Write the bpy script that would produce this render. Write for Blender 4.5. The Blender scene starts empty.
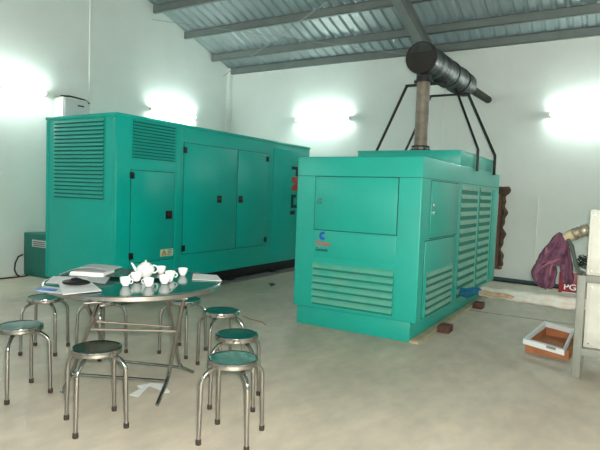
import bpy, bmesh, math, random
from mathutils import Vector, Matrix
random.seed(7)
PI = math.pi
C = bpy.context.scene.collection
# ------------------------------------------------------------------ camera geometry (world: x along the gensets' fronts, y into the hall, z up)
H = 1.4; F = 537.0
Yv = Vector((324, -20, F)).normalized()
Xv = Vector((895, 63, -F)); Xv = (Xv - Xv.dot(Yv) * Yv).normalized()
Zv = -(Yv.cross(Xv))
if Zv.y > 0: Zv = -Zv
R = Matrix((Xv, Yv, Zv))
def ray(x, y): return R @ Vector((x - 300, y - 225, F))
def fl(x, y, z=0.0):
    d = ray(x, y); t = (z - H) / d.z
    return Vector((0, 0, H)) + d * t
def pyy(x, y, Y0):
    d = ray(x, y); return Vector((0, 0, H)) + d * (Y0 / d.y)
def pxx(x, y, X0):
    d = ray(x, y); return Vector((0, 0, H)) + d * (X0 / d.x)

# ------------------------------------------------------------------ materials
def lin(c):
    return tuple(((v / 255) / 12.92 if v / 255 <= 0.04045 else ((v / 255 + 0.055) / 1.055) ** 2.4) for v in c) + (1,)
MATS = {}
def mat(name, rgb, rough=0.5, metal=0.0, var=0.0, vscale=4.0, rgb2=None, bump=0.0, bscale=40.0, spec=0.5, emit=None, coat=0.0, rvar=0.0):
    if name in MATS: return MATS[name]
    m = bpy.data.materials.new(name); m.use_nodes = True
    nt = m.node_tree; b = nt.nodes['Principled BSDF']
    col = lin(rgb)
    b.inputs['Base Color'].default_value = col
    b.inputs['Roughness'].default_value = rough
    b.inputs['Metallic'].default_value = metal
    b.inputs['Specular IOR Level'].default_value = spec
    b.inputs['Coat Weight'].default_value = coat
    tc = nt.nodes.new('ShaderNodeTexCoord')
    if var > 0 or rgb2:
        n = nt.nodes.new('ShaderNodeTexNoise'); n.inputs['Scale'].default_value = vscale
        n.inputs['Detail'].default_value = 6; n.inputs['Roughness'].default_value = 0.6
        nt.links.new(tc.outputs['Object'], n.inputs['Vector'])
        r = nt.nodes.new('ShaderNodeValToRGB')
        c2 = lin(rgb2) if rgb2 else tuple(max(0, v * (1 - var)) for v in col[:3]) + (1,)
        r.color_ramp.elements[0].position = 0.35; r.color_ramp.elements[1].position = 0.68
        r.color_ramp.elements[0].color = c2; r.color_ramp.elements[1].color = col
        nt.links.new(n.outputs['Fac'], r.inputs['Fac']); nt.links.new(r.outputs['Color'], b.inputs['Base Color'])
        if rvar > 0:
            mr = nt.nodes.new('ShaderNodeMapRange'); mr.inputs['To Min'].default_value = rough - rvar; mr.inputs['To Max'].default_value = rough + rvar
            nt.links.new(n.outputs['Fac'], mr.inputs['Value']); nt.links.new(mr.outputs['Result'], b.inputs['Roughness'])
    if bump > 0:
        n2 = nt.nodes.new('ShaderNodeTexNoise'); n2.inputs['Scale'].default_value = bscale; n2.inputs['Detail'].default_value = 4
        nt.links.new(tc.outputs['Object'], n2.inputs['Vector'])
        bp = nt.nodes.new('ShaderNodeBump'); bp.inputs['Strength'].default_value = bump; bp.inputs['Distance'].default_value = 0.01
        nt.links.new(n2.outputs['Fac'], bp.inputs['Height']); nt.links.new(bp.outputs['Normal'], b.inputs['Normal'])
    if emit:
        b.inputs['Emission Color'].default_value = (0.86, 1.0, 0.95, 1); b.inputs['Emission Strength'].default_value = emit
    MATS[name] = m
    return m
M_wall = mat('plaster_wall', (226, 232, 228), 0.85, var=0.06, vscale=1.3, bump=0.15, bscale=25)
M_teal1 = mat('dark_teal_paint', (6, 172, 158), 0.34, spec=0.3, var=0.08, vscale=2.0, bump=0.03, bscale=8)
M_teal2 = mat('light_teal_paint', (28, 166, 150), 0.34, var=0.08, vscale=2.2, bump=0.03, bscale=8)
M_louv1 = mat('teal_louver_paint', (22, 172, 158), 0.42, var=0.08, vscale=5)
M_louv2 = mat('dusty_teal_louver', (52, 162, 142), 0.5, rgb2=(92, 162, 140), vscale=6)
M_louv2s = mat('dusty_pale_louver', (96, 160, 140), 0.5, rgb2=(130, 168, 148), vscale=6)
M_gap = mat('dark_seam', (8, 80, 72), 0.7, var=0.1)
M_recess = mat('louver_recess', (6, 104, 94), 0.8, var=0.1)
M_black = mat('black_plastic', (16, 17, 18), 0.5, var=0.2, vscale=20)
M_blackpaint = mat('black_steel_paint', (22, 24, 25), 0.55, var=0.3, vscale=5, bump=0.1)
M_chrome = mat('chrome_steel', (172, 170, 166), 0.12, 1.0, var=0.08, vscale=12)
M_steel = mat('brushed_stainless', (178, 175, 170), 0.25, 1.0, var=0.1, vscale=15)
M_rubber = mat('brown_rubber', (52, 44, 38), 0.8, var=0.2, vscale=30)
M_seat = mat('green_laminate_seat', (6, 84, 74), 0.13, var=0.15, vscale=9)
M_seatsm = mat('smeared_green_seat', (14, 92, 82), 0.3, rgb2=(95, 140, 130), vscale=14, rvar=0.15)
M_seatdk = mat('blackish_green_seat', (26, 42, 36), 0.2, rgb2=(60, 66, 54), vscale=11, rvar=0.1)
M_ttop = mat('green_table_laminate', (10, 88, 78), 0.1, var=0.12, vscale=6)
M_china = mat('white_porcelain', (238, 240, 238), 0.12, var=0.02)
M_paper = mat('white_paper', (228, 232, 232), 0.8, var=0.05, vscale=9)
M_paper2 = mat('grey_paper', (196, 206, 206), 0.7, var=0.1, vscale=9)
M_blue = mat('blue_card', (30, 110, 190), 0.5, var=0.1)
M_pipe = mat('rusty_grey_pipe', (138, 132, 120), 0.55, 0.3, rgb2=(108, 98, 86), vscale=9)
M_muff = mat('wrapped_dark_muffler', (62, 72, 70), 0.5, 0.15, rgb2=(26, 30, 30), vscale=7, bump=0.5, bscale=9)
M_muffend = mat('rusty_dark_end', (40, 38, 36), 0.8, 0.1, rgb2=(28, 27, 26), vscale=7)
M_roof = mat('zinc_roof_sheet', (176, 188, 186), 0.4, 0.25, var=0.15, vscale=1.5)
M_purlin = mat('grey_primer_steel', (128, 136, 134), 0.5, 0.2, var=0.15, vscale=3)
M_white = mat('cream_enamel', (212, 214, 205), 0.45, rgb2=(196, 197, 186), vscale=5)
M_grey = mat('grey_frame_paint', (138, 142, 132), 0.5, var=0.12, vscale=6)
M_wrap = mat('white_wrapping', (244, 240, 234), 0.7, rgb2=(234, 222, 210), vscale=8, bump=0.5, bscale=20)
M_wrapo = mat('orange_stained_wrapping', (206, 150, 110), 0.7, rgb2=(224, 200, 175), vscale=10, bump=0.4)
M_bluew = mat('blue_cable_wrap', (40, 120, 160), 0.6, var=0.3, vscale=16)
M_purple = mat('purple_cloth', (72, 42, 66), 0.85, rgb2=(120, 78, 98), vscale=16, bump=0.8, bscale=14)
M_pink = mat('dusty_pink_cloth', (142, 92, 106), 0.85, var=0.15, vscale=12)
M_red = mat('dark_red_box', (132, 16, 34), 0.5, var=0.15)
M_foil = mat('silver_foil', (190, 186, 170), 0.35, 0.6, rgb2=(150, 140, 116), vscale=16, bump=0.8, bscale=28)
M_beige = mat('beige_tape', (196, 186, 150), 0.6, var=0.15, vscale=12)
M_wood = mat('brown_wood', (128, 82, 66), 0.6, rgb2=(100, 62, 52), vscale=7)
M_rag = mat('brown_rag', (96, 74, 58), 0.9, rgb2=(66, 50, 42), vscale=16, bump=0.8, bscale=30)
M_card = mat('orange_cardboard', (182, 118, 72), 0.75, rgb2=(146, 92, 58), vscale=5)
M_plank = mat('pale_timber', (168, 162, 134), 0.7, rgb2=(138, 134, 110), vscale=6)
M_brick = mat('red_brick', (96, 62, 50), 0.85, rgb2=(66, 44, 38), vscale=14, bump=0.4)
M_cbl = mat('grey_green_cable', (86, 96, 88), 0.5, var=0.15, vscale=12)
M_dkpipe = mat('blue_grey_pipe', (58, 72, 80), 0.5, 0.2, var=0.2, vscale=4)
M_dgreen = mat('dark_green_case', (18, 112, 100), 0.5, var=0.12, vscale=5)
M_pvc = mat('white_pvc', (224, 228, 222), 0.45, var=0.03)
M_tube = mat('lit_fluorescent_tube', (255, 255, 255), 0.3, emit=62)
M_logoblue = mat('blue_logo', (10, 90, 175), 0.4, var=0.03)
M_logored = mat('red_logo', (200, 60, 60), 0.4, var=0.03)
M_logoblk = mat('black_logo', (12, 26, 30), 0.4, var=0.03)
M_yellow = mat('yellow_sign', (212, 190, 60), 0.5, var=0.03)
M_sign = mat('pale_sign', (205, 214, 190), 0.5, var=0.03)
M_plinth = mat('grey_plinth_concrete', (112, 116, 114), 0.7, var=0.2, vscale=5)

def floor_mat():
    m = bpy.data.materials.new('concrete_floor'); m.use_nodes = True
    nt = m.node_tree; b = nt.nodes['Principled BSDF']; tc = nt.nodes.new('ShaderNodeTexCoord')
    mp = nt.nodes.new('ShaderNodeMapping'); mp.inputs['Rotation'].default_value = (0, 0, 0.5); mp.inputs['Scale'].default_value = (1.0, 0.55, 1)
    nt.links.new(tc.outputs['Object'], mp.inputs['Vector'])
    n1 = nt.nodes.new('ShaderNodeTexNoise'); n1.inputs['Scale'].default_value = 1.6; n1.inputs['Detail'].default_value = 8; n1.inputs['Roughness'].default_value = 0.62
    n2 = nt.nodes.new('ShaderNodeTexNoise'); n2.inputs['Scale'].default_value = 9; n2.inputs['Detail'].default_value = 6
    for n in (n1, n2): nt.links.new(mp.outputs['Vector'], n.inputs['Vector'])
    r1 = nt.nodes.new('ShaderNodeValToRGB'); e = r1.color_ramp.elements
    e[0].position = 0.3; e[0].color = lin((182, 173, 157)); e[1].position = 0.7; e[1].color = lin((210, 200, 183))
    r2 = nt.nodes.new('ShaderNodeValToRGB'); e = r2.color_ramp.elements
    e[0].position = 0.25; e[0].color = (0.82, 0.82, 0.82, 1); e[1].position = 0.7; e[1].color = (1.05, 1.03, 1.0, 1)
    mx = nt.nodes.new('ShaderNodeMix'); mx.data_type = 'RGBA'; mx.blend_type = 'MULTIPLY'; mx.inputs[0].default_value = 1
    nt.links.new(n1.outputs['Fac'], r1.inputs['Fac']); nt.links.new(n2.outputs['Fac'], r2.inputs['Fac'])
    nt.links.new(r1.outputs['Color'], mx.inputs[6]); nt.links.new(r2.outputs['Color'], mx.inputs[7])
    nt.links.new(mx.outputs[2], b.inputs['Base Color'])
    mr = nt.nodes.new('ShaderNodeMapRange'); mr.inputs['To Min'].default_value = 0.42; mr.inputs['To Max'].default_value = 0.62
    nt.links.new(n1.outputs['Fac'], mr.inputs['Value']); nt.links.new(mr.outputs['Result'], b.inputs['Roughness'])
    bp = nt.nodes.new('ShaderNodeBump'); bp.inputs['Strength'].default_value = 0.12; bp.inputs['Distance'].default_value = 0.01
    nt.links.new(n2.outputs['Fac'], bp.inputs['Height']); nt.links.new(bp.outputs['Normal'], b.inputs['Normal'])
    return m
M_floor = floor_mat()

# ------------------------------------------------------------------ mesh helpers
def wloc(o):
    v = Vector((0, 0, 0))
    while o: v = v + o.location; o = o.parent
    return v
class MB:
    def __init__(s): s.bm = bmesh.new()
    def _merge(s, b2, M=None):
        if M: bmesh.ops.transform(b2, matrix=M, verts=b2.verts)
        me = bpy.data.meshes.new('t'); b2.to_mesh(me); s.bm.from_mesh(me); bpy.data.meshes.remove(me); b2.free()
    def box(s, x0, x1, y0, y1, z0, z1, bev=0.0, M=None, seg=2):
        b = bmesh.new(); bmesh.ops.create_cube(b, size=1)
        for v in b.verts:
            v.co = Vector((x0 + (v.co.x + .5) * (x1 - x0), y0 + (v.co.y + .5) * (y1 - y0), z0 + (v.co.z + .5) * (z1 - z0)))
        if bev > 0: bmesh.ops.bevel(b, geom=list(b.edges), offset=bev, segments=seg, affect='EDGES', profile=0.5)
        s._merge(b, M); return s
    def tube(s, pts, r, n=12, cap=True, closed=False):
        pts = [Vector(p) for p in pts]; b = bmesh.new(); rings = []
        rs = r if isinstance(r, (list, tuple)) else [r] * len(pts)
        up = None
        for i, p in enumerate(pts):
            if closed: t = (pts[(i + 1) % len(pts)] - pts[i - 1]).normalized()
            elif i == 0: t = (pts[1] - p).normalized()
            elif i == len(pts) - 1: t = (p - pts[i - 1]).normalized()
            else: t = ((pts[i + 1] - p).normalized() + (p - pts[i - 1]).normalized()).normalized()
            if up is None:
                up = Vector((0, 0, 1)) if abs(t.z) < 0.9 else Vector((1, 0, 0))
            a = (up - t * up.dot(t)).normalized(); c = t.cross(a); up = a
            rings.append([b.verts.new(p + (a * math.cos(2 * PI * k / n) + c * math.sin(2 * PI * k / n)) * rs[i]) for k in range(n)])
        L = len(rings)
        for i in range(L if closed else L - 1):
            A = rings[i]; B = rings[(i + 1) % L]
            for k in range(n): b.faces.new((A[k], A[(k + 1) % n], B[(k + 1) % n], B[k]))
        if cap and not closed: b.faces.new(rings[0][::-1]); b.faces.new(rings[-1])
        bmesh.ops.recalc_face_normals(b, faces=b.faces); s._merge(b); return s
    def lathe(s, prof, n=32, M=None):
        b = bmesh.new(); rings = []
        for (r, z) in prof:
            if r < 1e-5: rings.append([b.verts.new((0, 0, z))])
            else: rings.append([b.verts.new((r * math.cos(2 * PI * k / n), r * math.sin(2 * PI * k / n), z)) for k in range(n)])
        for A, B in zip(rings, rings[1:]):
            for k in range(n):
                k2 = (k + 1) % n
                if len(A) == 1 and len(B) == 1: continue
                if len(A) == 1: b.faces.new((A[0], B[k], B[k2]))
                elif len(B) == 1: b.faces.new((A[k], B[0], A[k2]))
                else: b.faces.new((A[k], A[k2], B[k2], B[k]))
        bmesh.ops.recalc_face_normals(b, faces=b.faces); s._merge(b, M); return s
    def prism(s, poly, d):      # poly: 3D points of a planar outline, d: extrusion vector
        b = bmesh.new(); d = Vector(d)
        A = [b.verts.new(Vector(p)) for p in poly]; B = [b.verts.new(Vector(p) + d) for p in poly]
        b.faces.new(A[::-1]); b.faces.new(B)
        for i in range(len(A)):
            j = (i + 1) % len(A); b.faces.new((A[i], A[j], B[j], B[i]))
        bmesh.ops.recalc_face_normals(b, faces=b.faces); s._merge(b); return s
    def grid(s, fn, nu, nv, thick=0.0):
        b = bmesh.new(); g = [[b.verts.new(fn(i / nu, j / nv)) for j in range(nv + 1)] for i in range(nu + 1)]
        for i in range(nu):
            for j in range(nv): b.faces.new((g[i][j], g[i + 1][j], g[i + 1][j + 1], g[i][j + 1]))
        if thick:
            bmesh.ops.recalc_face_normals(b, faces=b.faces)
            bmesh.ops.solidify(b, geom=list(b.faces), thickness=thick)
        s._merge(b); return s
    def build(s, name, m, parent=None, smooth=True, loc=None):
        off = wloc(parent) if parent else Vector((0, 0, 0))
        if loc is not None: off = off + Vector(loc)
        bmesh.ops.translate(s.bm, verts=s.bm.verts, vec=-off)
        me = bpy.data.meshes.new(name); s.bm.to_mesh(me); s.bm.free()
        if smooth:
            for p in me.polygons: p.use_smooth = True
            try: me.set_sharp_from_angle(angle=math.radians(38))
            except Exception: pass
        me.materials.append(m)
        o = bpy.data.objects.new(name, me); C.objects.link(o)
        if parent: o.parent = parent
        if loc is not None: o.location = Vector(loc)
        return o
def tag(o, label=None, cat=None, group=None, kind=None):
    if label: o['label'] = label
    if cat: o['category'] = cat
    if group: o['group'] = group
    if kind: o['kind'] = kind
    return o
def thing(name, loc, label, cat, group=None):
    o = bpy.data.objects.new(name, None); C.objects.link(o); o.location = loc; o.empty_display_size = 0.1
    return tag(o, label, cat, group)
def struct(name, mb, m, smooth=False):
    return tag(mb.build(name, m, smooth=smooth), kind='structure')
def copy_tree(o, parent=None):
    c = o.copy(); C.objects.link(c); c.parent = parent
    for ch in list(o.children): copy_tree(ch, c)
    return c
def text_mesh(txt, size, M, m, name, parent, ext=0.0008, xs=1.0):
    cu = bpy.data.curves.new('t', 'FONT'); cu.body = txt; cu.size = size; cu.extrude = ext; cu.align_x = 'CENTER'; cu.align_y = 'CENTER'; cu.offset = size * 0.012
    o = bpy.data.objects.new('t', cu); C.objects.link(o)
    dg = bpy.context.evaluated_depsgraph_get(); me = bpy.data.meshes.new_from_object(o.evaluated_get(dg))
    bpy.data.objects.remove(o); bpy.data.curves.remove(cu)
    me.transform(Matrix.Translation(-wloc(parent)) @ M @ Matrix.Diagonal((xs, 1, 1, 1)))
    me.materials.clear(); me.materials.append(m); me.name = name
    t = bpy.data.objects.new(name, me); C.objects.link(t); t.parent = parent
    return t
FACE_FRONT = Matrix(((1, 0, 0, 0), (0, 0, -1, 0), (0, 1, 0, 0), (0, 0, 0, 1)))    # text reading along +x, facing -y
FACE_SIDE = Matrix(((0, 0, 1, 0), (1, 0, 0, 0), (0, 1, 0, 0), (0, 0, 0, 1)))      # text reading along +y, facing +x
def T(x, y, z): return Matrix.Translation((x, y, z))

# ------------------------------------------------------------------ setting
LX, BY, RX, FY = -7.95, 9.85, 5.5, -5.0
EAVE = 4.20; SL = 0.30; RIDGE_Y = (BY + FY) / 2
def roofz(y): return EAVE + SL * ((BY - y) if y > RIDGE_Y else (y - FY))
struct('floor', MB().box(LX - .2, RX + .2, FY - .2, BY + .2, -0.2, 0), M_floor)
struct('wall_back', MB().box(LX - .2, RX + .2, BY, BY + .2, 0, EAVE), M_wall)
DX0, DX1, DZ = -5.2, -.4, 3.4
struct('wall_front', MB().box(LX - .2, DX0, FY - .2, FY, 0, EAVE).box(DX1, RX + .2, FY - .2, FY, 0, EAVE).box(DX0, DX1, FY - .2, FY, DZ, EAVE), M_wall)
struct('added_doorway', MB().box(DX0 - .08, DX0, FY - .21, FY + .02, 0, DZ + .08).box(DX1, DX1 + .08, FY - .21, FY + .02, 0, DZ + .08).box(DX0, DX1, FY - .21, FY + .02, DZ, DZ + .3), M_purlin)  # unseen doorway, added so fill light can enter behind the camera
for nm, x0, x1 in (('wall_left', LX - .2, LX), ('wall_right', RX, RX + .2)):
    poly = [(x0, FY, 0), (x0, BY, 0), (x0, BY, EAVE), (x0, RIDGE_Y, roofz(RIDGE_Y)), (x0, FY, EAVE)]
    struct(nm, MB().prism(poly, (x1 - x0, 0, 0)), M_wall)
# corrugated roof
def roof():
    mb = MB(); b = bmesh.new()
    prof = []; x = LX - .1
    while x < RX + .1:
        prof += [(x, 0), (x + .095, 0), (x + .125, .035), (x + .165, .035), (x + .195, 0)]; x += .2
    ys = [BY + .15, RIDGE_Y, FY - .15]
    rows = []
    for y in ys:
        z = roofz(min(max(y, FY), BY)) - (0.045 if y > BY or y < FY else 0)
        rows.append([b.verts.new((px, y, z + pz)) for px, pz in prof])
    for A, B in zip(rows, rows[1:]):
        for i in range(len(A) - 1): b.faces.new((A[i], A[i + 1], B[i + 1], B[i]))
    bmesh.ops.solidify(b, geom=list(b.faces), thickness=0.004)
    mb._merge(b); return mb
struct('ceiling', roof(), M_roof)
# purlins, rafters and braces
n = 0
for side in (0, 1):
    for k in range(9):
        d = (.045 if k == 0 else -.24 + k * 0.86)
        y = BY - d if side == 0 else FY + d
        if (side == 0 and y < RIDGE_Y + .1) or (side == 1 and y > RIDGE_Y - .1): continue
        n += 1; zt = roofz(y) - 0.012
        mb = MB(); mb.box(LX + .005, RX - .005, y - .03, y - .022, zt - .14, zt)
        mb.box(LX + .005, RX - .005, y - .03, y + .035, zt - .14, zt - .132); mb.box(LX + .005, RX - .005, y - .03, y + .03, zt - .008, zt)
        mb.box(LX + .005, RX - .005, y + .028, y + .035, zt - .14, zt - .12)
        struct('trim_%d' % n, mb, M_purlin)
for xr in (-3.15, 2.6):
    n += 1; mb = MB()
    for (ya, yb) in ((BY, RIDGE_Y), (FY, RIDGE_Y)):
        for (w, za, zb) in ((.075, -.19, -.2), (.006, -.2, -.42), (.075, -.42, -.432)):
            A = [(xr - w, ya, roofz(ya) + za), (xr - w, yb, roofz(yb) + za), (xr - w, yb, roofz(yb) + zb), (xr - w, ya, roofz(ya) + zb)]
            mb.prism(A, (2 * w, 0, 0))
    struct('trim_%d' % n, mb, M_purlin)
n += 1
mb = MB()
mb.tube([(LX + .02, 7.45, roofz(7.45) - .30), (-3.2, 9.75, roofz(9.75) - .26)], .006)
mb.tube([(LX + .03, 9.6, roofz(9.6) - .28), (-3.2, 7.3, roofz(7.3) - .24)], .006)
struct('trim_%d' % n, mb, mat('dull_zinc_rod', (150, 158, 156), .5, .3))
# cable trunking, corner column; right back-wall strip stands in for a light streak
for a in ([LX, LX + .03, 6.06, 6.13, 2.4, roofz(6.13) - .02], [-2.98, -2.93, BY - .02, BY, 1.2, 3.9], [-1.265, -1.235, BY - .02, BY, .3, 1.5],
          [LX, LX + .09, BY - .09, BY, 0, roofz(BY - .09) - .03]):
    n += 1; struct('trim_%d' % n, MB().box(*a), M_pvc if a[1] - a[0] < .08 else M_wall)
# plinth strip under the left genset and floor joint
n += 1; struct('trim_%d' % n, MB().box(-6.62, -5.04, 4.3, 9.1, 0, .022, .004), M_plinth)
n += 1; struct('trim_%d' % n, MB().box(-1.9, 5.4, 6.895, 6.912, 0, .0015), mat('floor_joint', (92, 88, 76), .9, var=.3, vscale=10))

# ------------------------------------------------------------------ fluorescent lamps
def tube_lamp(x, y, z, ax, label, inward):
    t = thing('fluorescent_lamp', (x, y, z), label, 'lamp', 'fluorescent tube lamps on the walls')
    def P(a, b, c):   # a along, b out of wall, c up
        return (x + a, y + inward * b, z + c) if ax == 'x' else (x + inward * b, y + a, z + c)
    def bx(mb, a0, a1, b0, b1, c0, c1, bev=0.003):
        p = P(a0, b0, c0); q = P(a1, b1, c1)
        return mb.box(min(p[0], q[0]), max(p[0], q[0]), min(p[1], q[1]), max(p[1], q[1]), min(p[2], q[2]), max(p[2], q[2]), bev)
    bx(MB(), -.62, .62, 0, .045, -.025, .025).build('housing', M_pvc, t)
    for s in (-1, 1):
        bx(MB(), min(s * .6, s * .63), max(s * .6, s * .63), .03, .085, -.022, .022).build('lamp_holder', M_pvc, t)
    MB().tube([P(-.6, .07, 0), P(.6, .07, 0)], .014).build('tube', M_tube, t)
tube_lamp(LX, 4.62, 2.83, 'y', 'fluorescent tube on left wall nearest the camera, above the green case', 1)
tube_lamp(LX, 8.05, 2.93, 'y', 'fluorescent tube glowing just above the roof of the larger genset', 1)
tube_lamp(-5.45, BY, 2.95, 'x', 'fluorescent tube on back wall between the two gensets', -1)
tube_lamp(-.52, BY, 2.85, 'x', 'fluorescent tube on back wall right of the exhaust muffler', -1)
for (a, b, ax, inw, lb) in ((4.0, BY, 'x', -1, 'added unseen fluorescent tube on back wall, beyond the right edge'),
                            (RX, 6.5, 'y', -1, 'added unseen fluorescent tube on right wall, far one'), (RX, 1.0, 'y', -1, 'added unseen fluorescent tube on right wall, near one'),
                            (-4.5, FY, 'x', 1, 'added unseen fluorescent tube on wall behind the camera, left one'), (1.5, FY, 'x', 1, 'added unseen fluorescent tube on wall behind the camera, right one'),
                            (LX, -.5, 'y', 1, 'added unseen fluorescent tube on left wall behind the camera')):
    tube_lamp(a, b, 2.9, ax, lb, inw)  # extra unseen tubes, added to brighten the hall

# ------------------------------------------------------------------ genset helpers
def slab_x(y0, y1, z0, z1, x, d, bev=.003):   # slab standing proud of a plane x=const, facing +x
    return MB().box(x - .002, x + d, y0, y1, z0, z1, bev)
def slab_y(x0, x1, z0, z1, y, d, bev=.003):   # facing -y
    return MB().box(x0, x1, y - d, y + .002, z0, z1, bev)
def louvers(mode, a0, a1, z0, z1, p, n, depth, m, root, recess=M_recess, frame=M_teal1, lip=.35):
    """mode 'x': plane x=p facing +x, a is y; mode 'y': plane y=p facing -y, a is x."""
    def pt(a, out, z): return (p + out, a, z) if mode == 'x' else (a, p - out, z)
    bk = MB()
    q0 = pt(a0, -.002, z0); q1 = pt(a1, .003, z1)
    bk.box(min(q0[0], q1[0]), max(q0[0], q1[0]), min(q0[1], q1[1]), max(q0[1], q1[1]), z0, z1)
    lp = bk.build('louver_panel', recess, root, smooth=False)
    mb = MB(); ph = (z1 - z0) / n
    ev = Vector(pt(a1, 0, 0)) - Vector(pt(a0, 0, 0))
    for k in range(n):
        zt = z0 + (k + 1) * ph; zb = zt - ph * (1 - lip)
        poly = [pt(a0, .003, zt), pt(a0, .008, zt), pt(a0, depth * .75, zt - ph * .28), pt(a0, depth, zb), pt(a0, depth - .004, zb), pt(a0, depth * .6, zt - ph * .33)]
        mb.prism(poly, ev)
    sl = mb.build('slats', m, lp, smooth=False)
    fr = MB(); w = .012; d = depth * .9
    for (b0, b1, c0, c1) in ((a0 - w, a0, z0 - w, z1 + w), (a1, a1 + w, z0 - w, z1 + w), (a0, a1, z1, z1 + w), (a0, a1, z0 - w, z0)):
        q0 = pt(b0, -.002, c0); q1 = pt(b1, .006, c1)
        fr.box(min(q0[0], q1[0]), max(q0[0], q1[0]), min(q0[1], q1[1]), max(q0[1], q1[1]), c0, c1)
    fr.build('frame', frame, lp, smooth=False)
    return lp
def door(mode, a0, a1, z0, z1, p, m, root, label=None):
    f = slab_x if mode == 'x' else slab_y
    d = f(a0 + .006, a1 - .006, z0 + .006, z1 - .006, p, .009, .003).build('door', m, root)
    if label: d['label'] = label
    f(a0 - .003, a1 + .003, z0 - .003, z1 + .003, p, .002, 0).build('door_seam', M_gap, d, smooth=False)
    return d

# ------------------------------------------------------------------ genset 1 (left, larger, darker)
gx0, gx1, gy0, gy1, gz0, gz1 = -6.556, -5.2, 4.363, 8.925, .176, 2.287
g1 = thing('diesel_genset', ((gx0 + gx1) / 2, (gy0 + gy1) / 2, .022), 'large dark teal enclosed generator with louvered end and black base, along the left wall', 'generator')
MB().box(gx0, gx1, gy0, gy1, gz0, gz1 - .035, .012, seg=3).build('canopy', M_teal1, g1)
MB().box(gx0 - .012, gx1 + .012, gy0 - .012, gy1 + .012, gz1 - .045, gz1, .01).build('roof_panel', M_teal1, g1)
MB().box(gx0 + .04, gx1 - .035, gy0 + .05, gy1 - .05, .022, gz0 + .01, .004).build('base_frame', M_black, g1)
for yy in (5.2, 6.5, 7.7):
    MB().box(gx1 - .04, gx1 + .05, yy, yy + .16, .022, .06, .006).build('mounting_bracket', M_black, g1)
# panel outlines on front end
louvers('y', -6.385, -5.415, 1.24, 2.225, gy0, 20, .022, M_louv1, g1)
slab_y(gx0 + .004, gx0 + .05, gz0 + .02, gz1 - .06, gy0, .006).build('corner_post', M_teal1, g1)
slab_y(gx1 - .06, gx1 - .004, gz0 + .02, gz1 - .06, gy0, .006).build('corner_post', M_teal1, g1)
# side
louvers('x', 4.605, 5.33, 1.765, 2.24, gx1, 12, .022, M_louv1, g1)
d1 = door('x', 4.585, 5.33, .46, 1.62, gx1, M_teal1, g1)
d2 = door('x', 5.503, 6.69, .50, 2.045, gx1, M_teal1, g1)
d3 = door('x', 6.705, 7.53, .505, 2.05, gx1, M_teal1, g1)
slab_x(7.70, 8.86, .30, 2.17, gx1, .008).build('end_panel', M_teal1, g1)
for s in ((5.36, 5.475),): slab_x(s[0], s[1], .30, 2.2, gx1, .006).build('door_pillar', M_teal1, g1)
def latch1(y, z, par, w=.105):
    l = MB().box(gx1 + .005, gx1 + .016, y - w / 2, y + w / 2, z - .055, z + .055, .006).build('latch', M_black, par)
    MB().box(gx1 + .013, gx1 + .024, y - .034, y + .012, z - .008, z + .02, .003).build('latch_paddle', mat('red_brown_paddle', (96, 30, 34), .4, var=.1), l)
latch1(5.235, 1.055, d1, .12); latch1(6.27, 1.272, d2); latch1(6.79, 1.276, d3)
for (y, z, par) in ((4.60, 1.55, d1), (4.60, .55, d1), (5.52, 1.94, d2), (5.52, .585, d2), (7.51, 1.96, d3), (7.51, .60, d3)):
    h = MB().box(gx1 + .006, gx1 + .022, y - .035, y + .03, z - .042, z + .042, .004)
    h.build('hinge', M_black, par)
sg = MB().box(gx1 + .006, gx1 + .011, 5.095, 5.325, .505, .60, 0).build('warning_sticker', M_sign, d1, smooth=False)
tri = [(gx1 + .011, 5.115, .522), (gx1 + .011, 5.20, .522), (gx1 + .011, 5.158, .59)]
MB().prism(tri, (.0015, 0, 0)).build('warning_triangle', M_yellow, sg, smooth=False)
tm = MB()
for a, b in ((0, 1), (1, 2), (2, 0)):
    tm.tube([Vector(tri[a]) + Vector((.0015, 0, 0)), Vector(tri[b]) + Vector((.0015, 0, 0))], .003, 6)
tm.box(gx1 + .012, gx1 + .0145, 5.154, 5.162, .54, .57)
for q in range(4): tm.box(gx1 + .011, gx1 + .0125, 5.225, 5.305, .582 - q * .02, .589 - q * .02)
tm.build('warning_print', M_black, sg, smooth=False)
# vertical lettering near the far end (mostly hidden by the second genset)
xs_ = gx1 + .009
def rects(name, m, lst):
    mb = MB()
    for (y0, y1, z0, z1) in lst: mb.box(xs_ - .001, xs_ + .002, y0, y1, z0, z1)
    return mb.build(name, m, g1, smooth=False)
rects('black_lettering', M_logoblk, [(8.28, 8.62, 1.83, 1.89), (8.43, 8.50, 1.72, 1.83), (8.55, 8.62, 1.72, 1.83),
      (8.30, 8.38, 1.13, 1.38), (8.38, 8.46, 1.32, 1.38), (8.38, 8.62, 1.13, 1.19), (8.54, 8.62, 1.19, 1.38), (8.28, 8.44, 1.01, 1.085), (8.50, 8.62, 1.01, 1.085)])
mb = MB()
mb.prism([(xs_, 8.30, 1.70), (xs_, 8.30, 1.62), (xs_, 8.44, 1.58), (xs_, 8.30, 1.53), (xs_, 8.30, 1.45), (xs_, 8.62, 1.45), (xs_, 8.62, 1.70)], (.002, 0, 0))
mb.build('red_lettering', M_logored, g1, smooth=False)

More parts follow.
